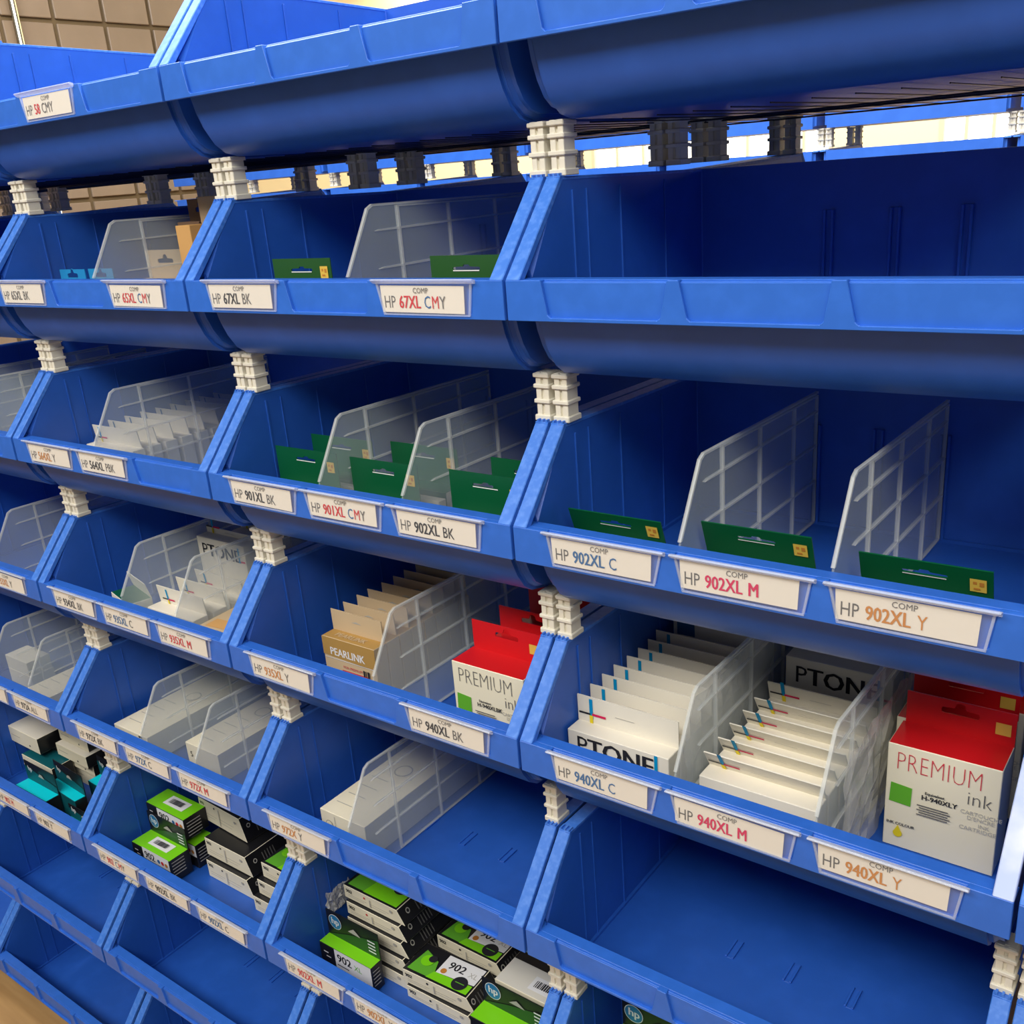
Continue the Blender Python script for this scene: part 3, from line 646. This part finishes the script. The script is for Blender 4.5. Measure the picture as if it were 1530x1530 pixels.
# left column
limebox(-2, 5, .065, .295, .140, .228, FL, -.092, 'lime-topped three-colour carton with barcode sticker, nearest to the sixth-row left lip')
limebox(-2, 5, .075, .300, .250, .335, FL, -.095, 'lower black carton under the upper lime-topped one, mostly hidden', tab=False)
limebox(-2, 5, .055, .285, .235, .335, -.063, .022, 'lime-topped three-colour carton with barcode sticker, the higher one behind', tab=False)
g = 'white-ended cartons stacked in the left column'
flatbox(-2, 5, .365, .590, .245, .52, FL, -.122, 'white-ended carton at the bottom of the left stack', g)
flatbox(-2, 5, .350, .575, .265, .53, -.118, -.044, 'white-ended carton in the middle of the left stack', g)
flatbox(-2, 5, .250, .500, .33, .55, -.040, .050, 'grey-white carton on top of the left stack, tilted', g, rz=-.05)
g = 'small white-ended cartons beside the left-middle joint'
for j, n_ in enumerate(('lowest', 'middle', 'topmost')):
    flatbox(-2, 5, .66+.012*j, .90, .215+.02*j, .42, FL+.062*j, FL+.060+.062*j, 'small white-ended carton beside the left-middle joint, %s of three' % n_, g, art=(j == 2))
# middle column
limebox(-1, 5, .058, .285, .158, .206, FL, -.095, 'lime-topped carton with round blue logo tab, left end of sixth-row middle bin', xl=True, dots=False, th=.095, bc=False)
g = 'tall stack of white-ended cartons'
for j in range(5):
    flatbox(-1, 5, .075+.004*(j % 2)+.012*(4-j), .305+.012*(4-j), .275-.012*(4-j), .56, FL+.049*j, FL+.0475+.049*j, 'white-ended carton in the tall stack of the middle column, %s from the bottom' % ['first', 'second', 'third', 'fourth', 'fifth'][j], g, art=(j == 4), dot='pr' if j > 2 else 'k')
g = 'white-ended cartons lying in the middle of the bin'
flatbox(-1, 5, .375, .612, .212, .35, FL, -.150, 'white-ended carton under the one with the big black figures', g, rz=.02)
flatbox(-1, 5, .357, .598, .222, .345, -.1485, -.100, 'white-ended carton with big black figures and green picture on top', g, art=True, rz=.05)
flatbox(-1, 5, .385, .62, .36, .50, FL, -.135, 'shaded carton behind the one with big black figures, lower', g)
flatbox(-1, 5, .370, .605, .37, .49, -.134, -.085, 'shaded carton with green picture behind the one with big black figures, upper', g, art=True)
flatbox(-1, 5, .640, .800, .36, .52, FL, -.08, 'dark carton at the back beside the tall white one', g, side='black')
carton(-1, 5, .690, .880, .262, .36, FL, -.008, 'plain white carton with barcode left of the lowest white posts', None, 'ivory', prints=[('front', 'rect', .05, .10, .05, .003, 'lg')]+[('top',)+p for p in barcode(.10, .02, .08, .05)], top='card2', name='cartridge_carton')
limebox(-1, 5, .668, .895, .165, .235, FL, -.072, 'lime-topped carton with round blue logo tab beside the lowest white posts', xl=True, dots=False, th=.085, bc=False)
limebox(0, 5, .095, .30, .22, .30, FL, .02, 'dark carton with round blue logo seen at the bottom edge', xl=True, dots=False, th=.085, bc=False)
film(-1, 5, .045, .22, .33, -.05, .03, 'scrap of crumpled clear film left of the tall stack')
# far-left column: white and teal cartons
g = 'white cartons in the far-left bin'
def whitebox(x0, x1, y0, y1, z0, z1, label, rz=0, top='card'):
    carton(-3, 5, x0, x1, y0, y1, z0, z1, label, g, 'ivory', side='black', top=top, rz=rz, name='cartridge_carton', prints=[('front', 'rect', .02, (z1-z0)*.5, (x1-x0)*.3, .003, 'lg'), ('front', 'disc', (x1-x0)*.7, (z1-z0)*.3, .004, 'k')])
whitebox(.05, .27, .36, .5, FL, -.10, 'hidden white carton under the far-left stack')
whitebox(.06, .28, .34, .48, -.099, -.03, 'white carton in the far-left stack, second from top')
whitebox(.03, .27, .245, .36, -.03, .045, 'white carton topmost at the far-left corner of the sixth row')
whitebox(.31, .53, .345, .50, FL, -.10, 'white carton low in the second far-left stack')
whitebox(.31, .53, .325, .48, -.098, -.045, 'white carton in the second far-left stack, second from top')
whitebox(.31, .54, .30, .46, -.044, .012, 'white carton third in the second far-left stack, higher')
whitebox(.30, .52, .33, .48, .013, .075, 'white carton topmost in the second far-left stack')
whitebox(.10, .36, .24, .33, FL, -.12, 'white carton lowest behind the teal cartons')
whitebox(.14, .38, .225, .32, -.118, -.055, 'white carton upper behind the teal cartons', top='dteal')
whitebox(.62, .93, .26, .42, FL, -.06, 'white carton behind the white posts at far left')
def teal(x0, x1, y0, y1, z1, label, rz=0, th=.09, tilt=.0):
    w_ = x1-x0
    return carton(-3, 5, x0, x1, y0, y1, FL, z1, label, 'bright teal topped cartons', 'dteal', side='black', top='teal', rz=rz, name='cartridge_carton',
           tab=dict(h=th, mat='black', prints=[('poly', [(0, 0), (w_, 0), (w_, th*.35), (0, th*.75)], 'dteal')]+[('text', 'hp', w_*.10, th*.55, .032, 'pw', .01), ('poly', [(w_*.42, th*.45), (w_*.62, th*.45), (w_*.55, th*.62), (w_*.48, th*.62)], 'lg')]))
teal(.31, .545, .100, .160, -.080, 'bright teal topped carton nearest to the far-left lip', .0)
teal(.43, .66, .165, .215, -.075, 'teal topped carton with round logo tab, second from the far-left lip', -.05)
teal(.60, .76, .255, .315, -.055, 'teal topped carton with round logo tab, highest, by the rail', -.05)
teal(.66, .86, .085, .135, -.125, 'low teal topped carton at the right end of the far-left lip', 0, .06)
teal(.70, .85, .175, .215, -.11, 'small teal topped carton against the rail', 0, .05)

# ---------------------------------------------------------------- the room
FLZ = -7*P-.2075
def st(name, mb, label=None):
    o = put(name, mb.mesh(name)); o['kind'] = 'structure'
    return o
mb = MB(); mb.box(-9, 6, -7, 14.2, FLZ-.1, FLZ, 'wood'); st('floor', mb)
mb = MB(); mb.box(-9, 6, -7, 14.2, 4.2, 4.3, 'ceil'); st('ceiling', mb)
mb = MB(); mb.box(-8.3, -8.04, -7, 5.62, FLZ, 4.2, 'grout'); wl = st('wall_left', mb)
mb = MB(); mb.box(0, .03, .02, .49, .02, .49, 'tile'); TILE = mb.mesh('tile', .006)
for i in range(-2, 7):
    for j in range(-5, 6):
        put('tile', TILE, wl, (-8.04, 4.109-.51*4+.51*i, 1.275-.51*1+.51*(j-1)))
mb = MB(); mb.cyl((-7.9, 3.68, FLZ), (-7.9, 3.68, 4.2), .03, 'chrome', 12); o = st('trim_1', mb)
mb = MB(); mb.box(-9.2, -9, 5.3, 14.2, FLZ, 4.2, 'cream'); mb.box(-9.2, -8.32, 5.3, 5.6, FLZ, 4.2, 'cream'); st('wall_far_left', mb)
# back wall with window openings
YB = 14.0; wins = [(-10.0, -7.2), (-6.9, -5.2), (-3.6, -2.4)]
mb = MB(); mb.box(-9, 6, YB+.02, YB+.2, FLZ, -1.6, 'cream'); mb.box(-9, 6, YB+.02, YB+.2, 2.2, 4.2, 'cream')
wins = [(-8.6, -6.6), (-6.2, -4.4), (-2.9, -1.5)]
xs = [-9]+[a for w_ in wins for a in w_]+[6]
for i in range(0, len(xs), 2): mb.box(xs[i], xs[i+1], YB+.02, YB+.2, -1.6, 2.2, 'cream')
st('wall_back', mb)
for i, (a, b_) in enumerate(wins):
    mb = MB(); t_ = .06
    mb.box(a, b_, YB, YB+.1, -1.6, -1.6+t_, 'frame'); mb.box(a, b_, YB, YB+.1, 2.2-t_, 2.2, 'frame'); mb.box(a, a+t_, YB, YB+.1, -1.6, 2.2, 'frame'); mb.box(b_-t_, b_, YB, YB+.1, -1.6, 2.2, 'frame')
    wo = st('window_%d' % (i+1), mb)
    mb = MB(); mb.box(a+t_, b_-t_, YB+.08, YB+.1, -1.6+t_, 2.2-t_, 'pane'); put('pane', mb.mesh('pane'), wo)
    n_ = 4
    for j in range(1, n_):
        xx = a+(b_-a)*j/n_; mb = MB(); mb.box(xx-.02, xx+.02, YB+.01, YB+.08, -1.6+t_, 2.2-t_, 'frame'); put('mullion', mb.mesh('mullion'), wo)
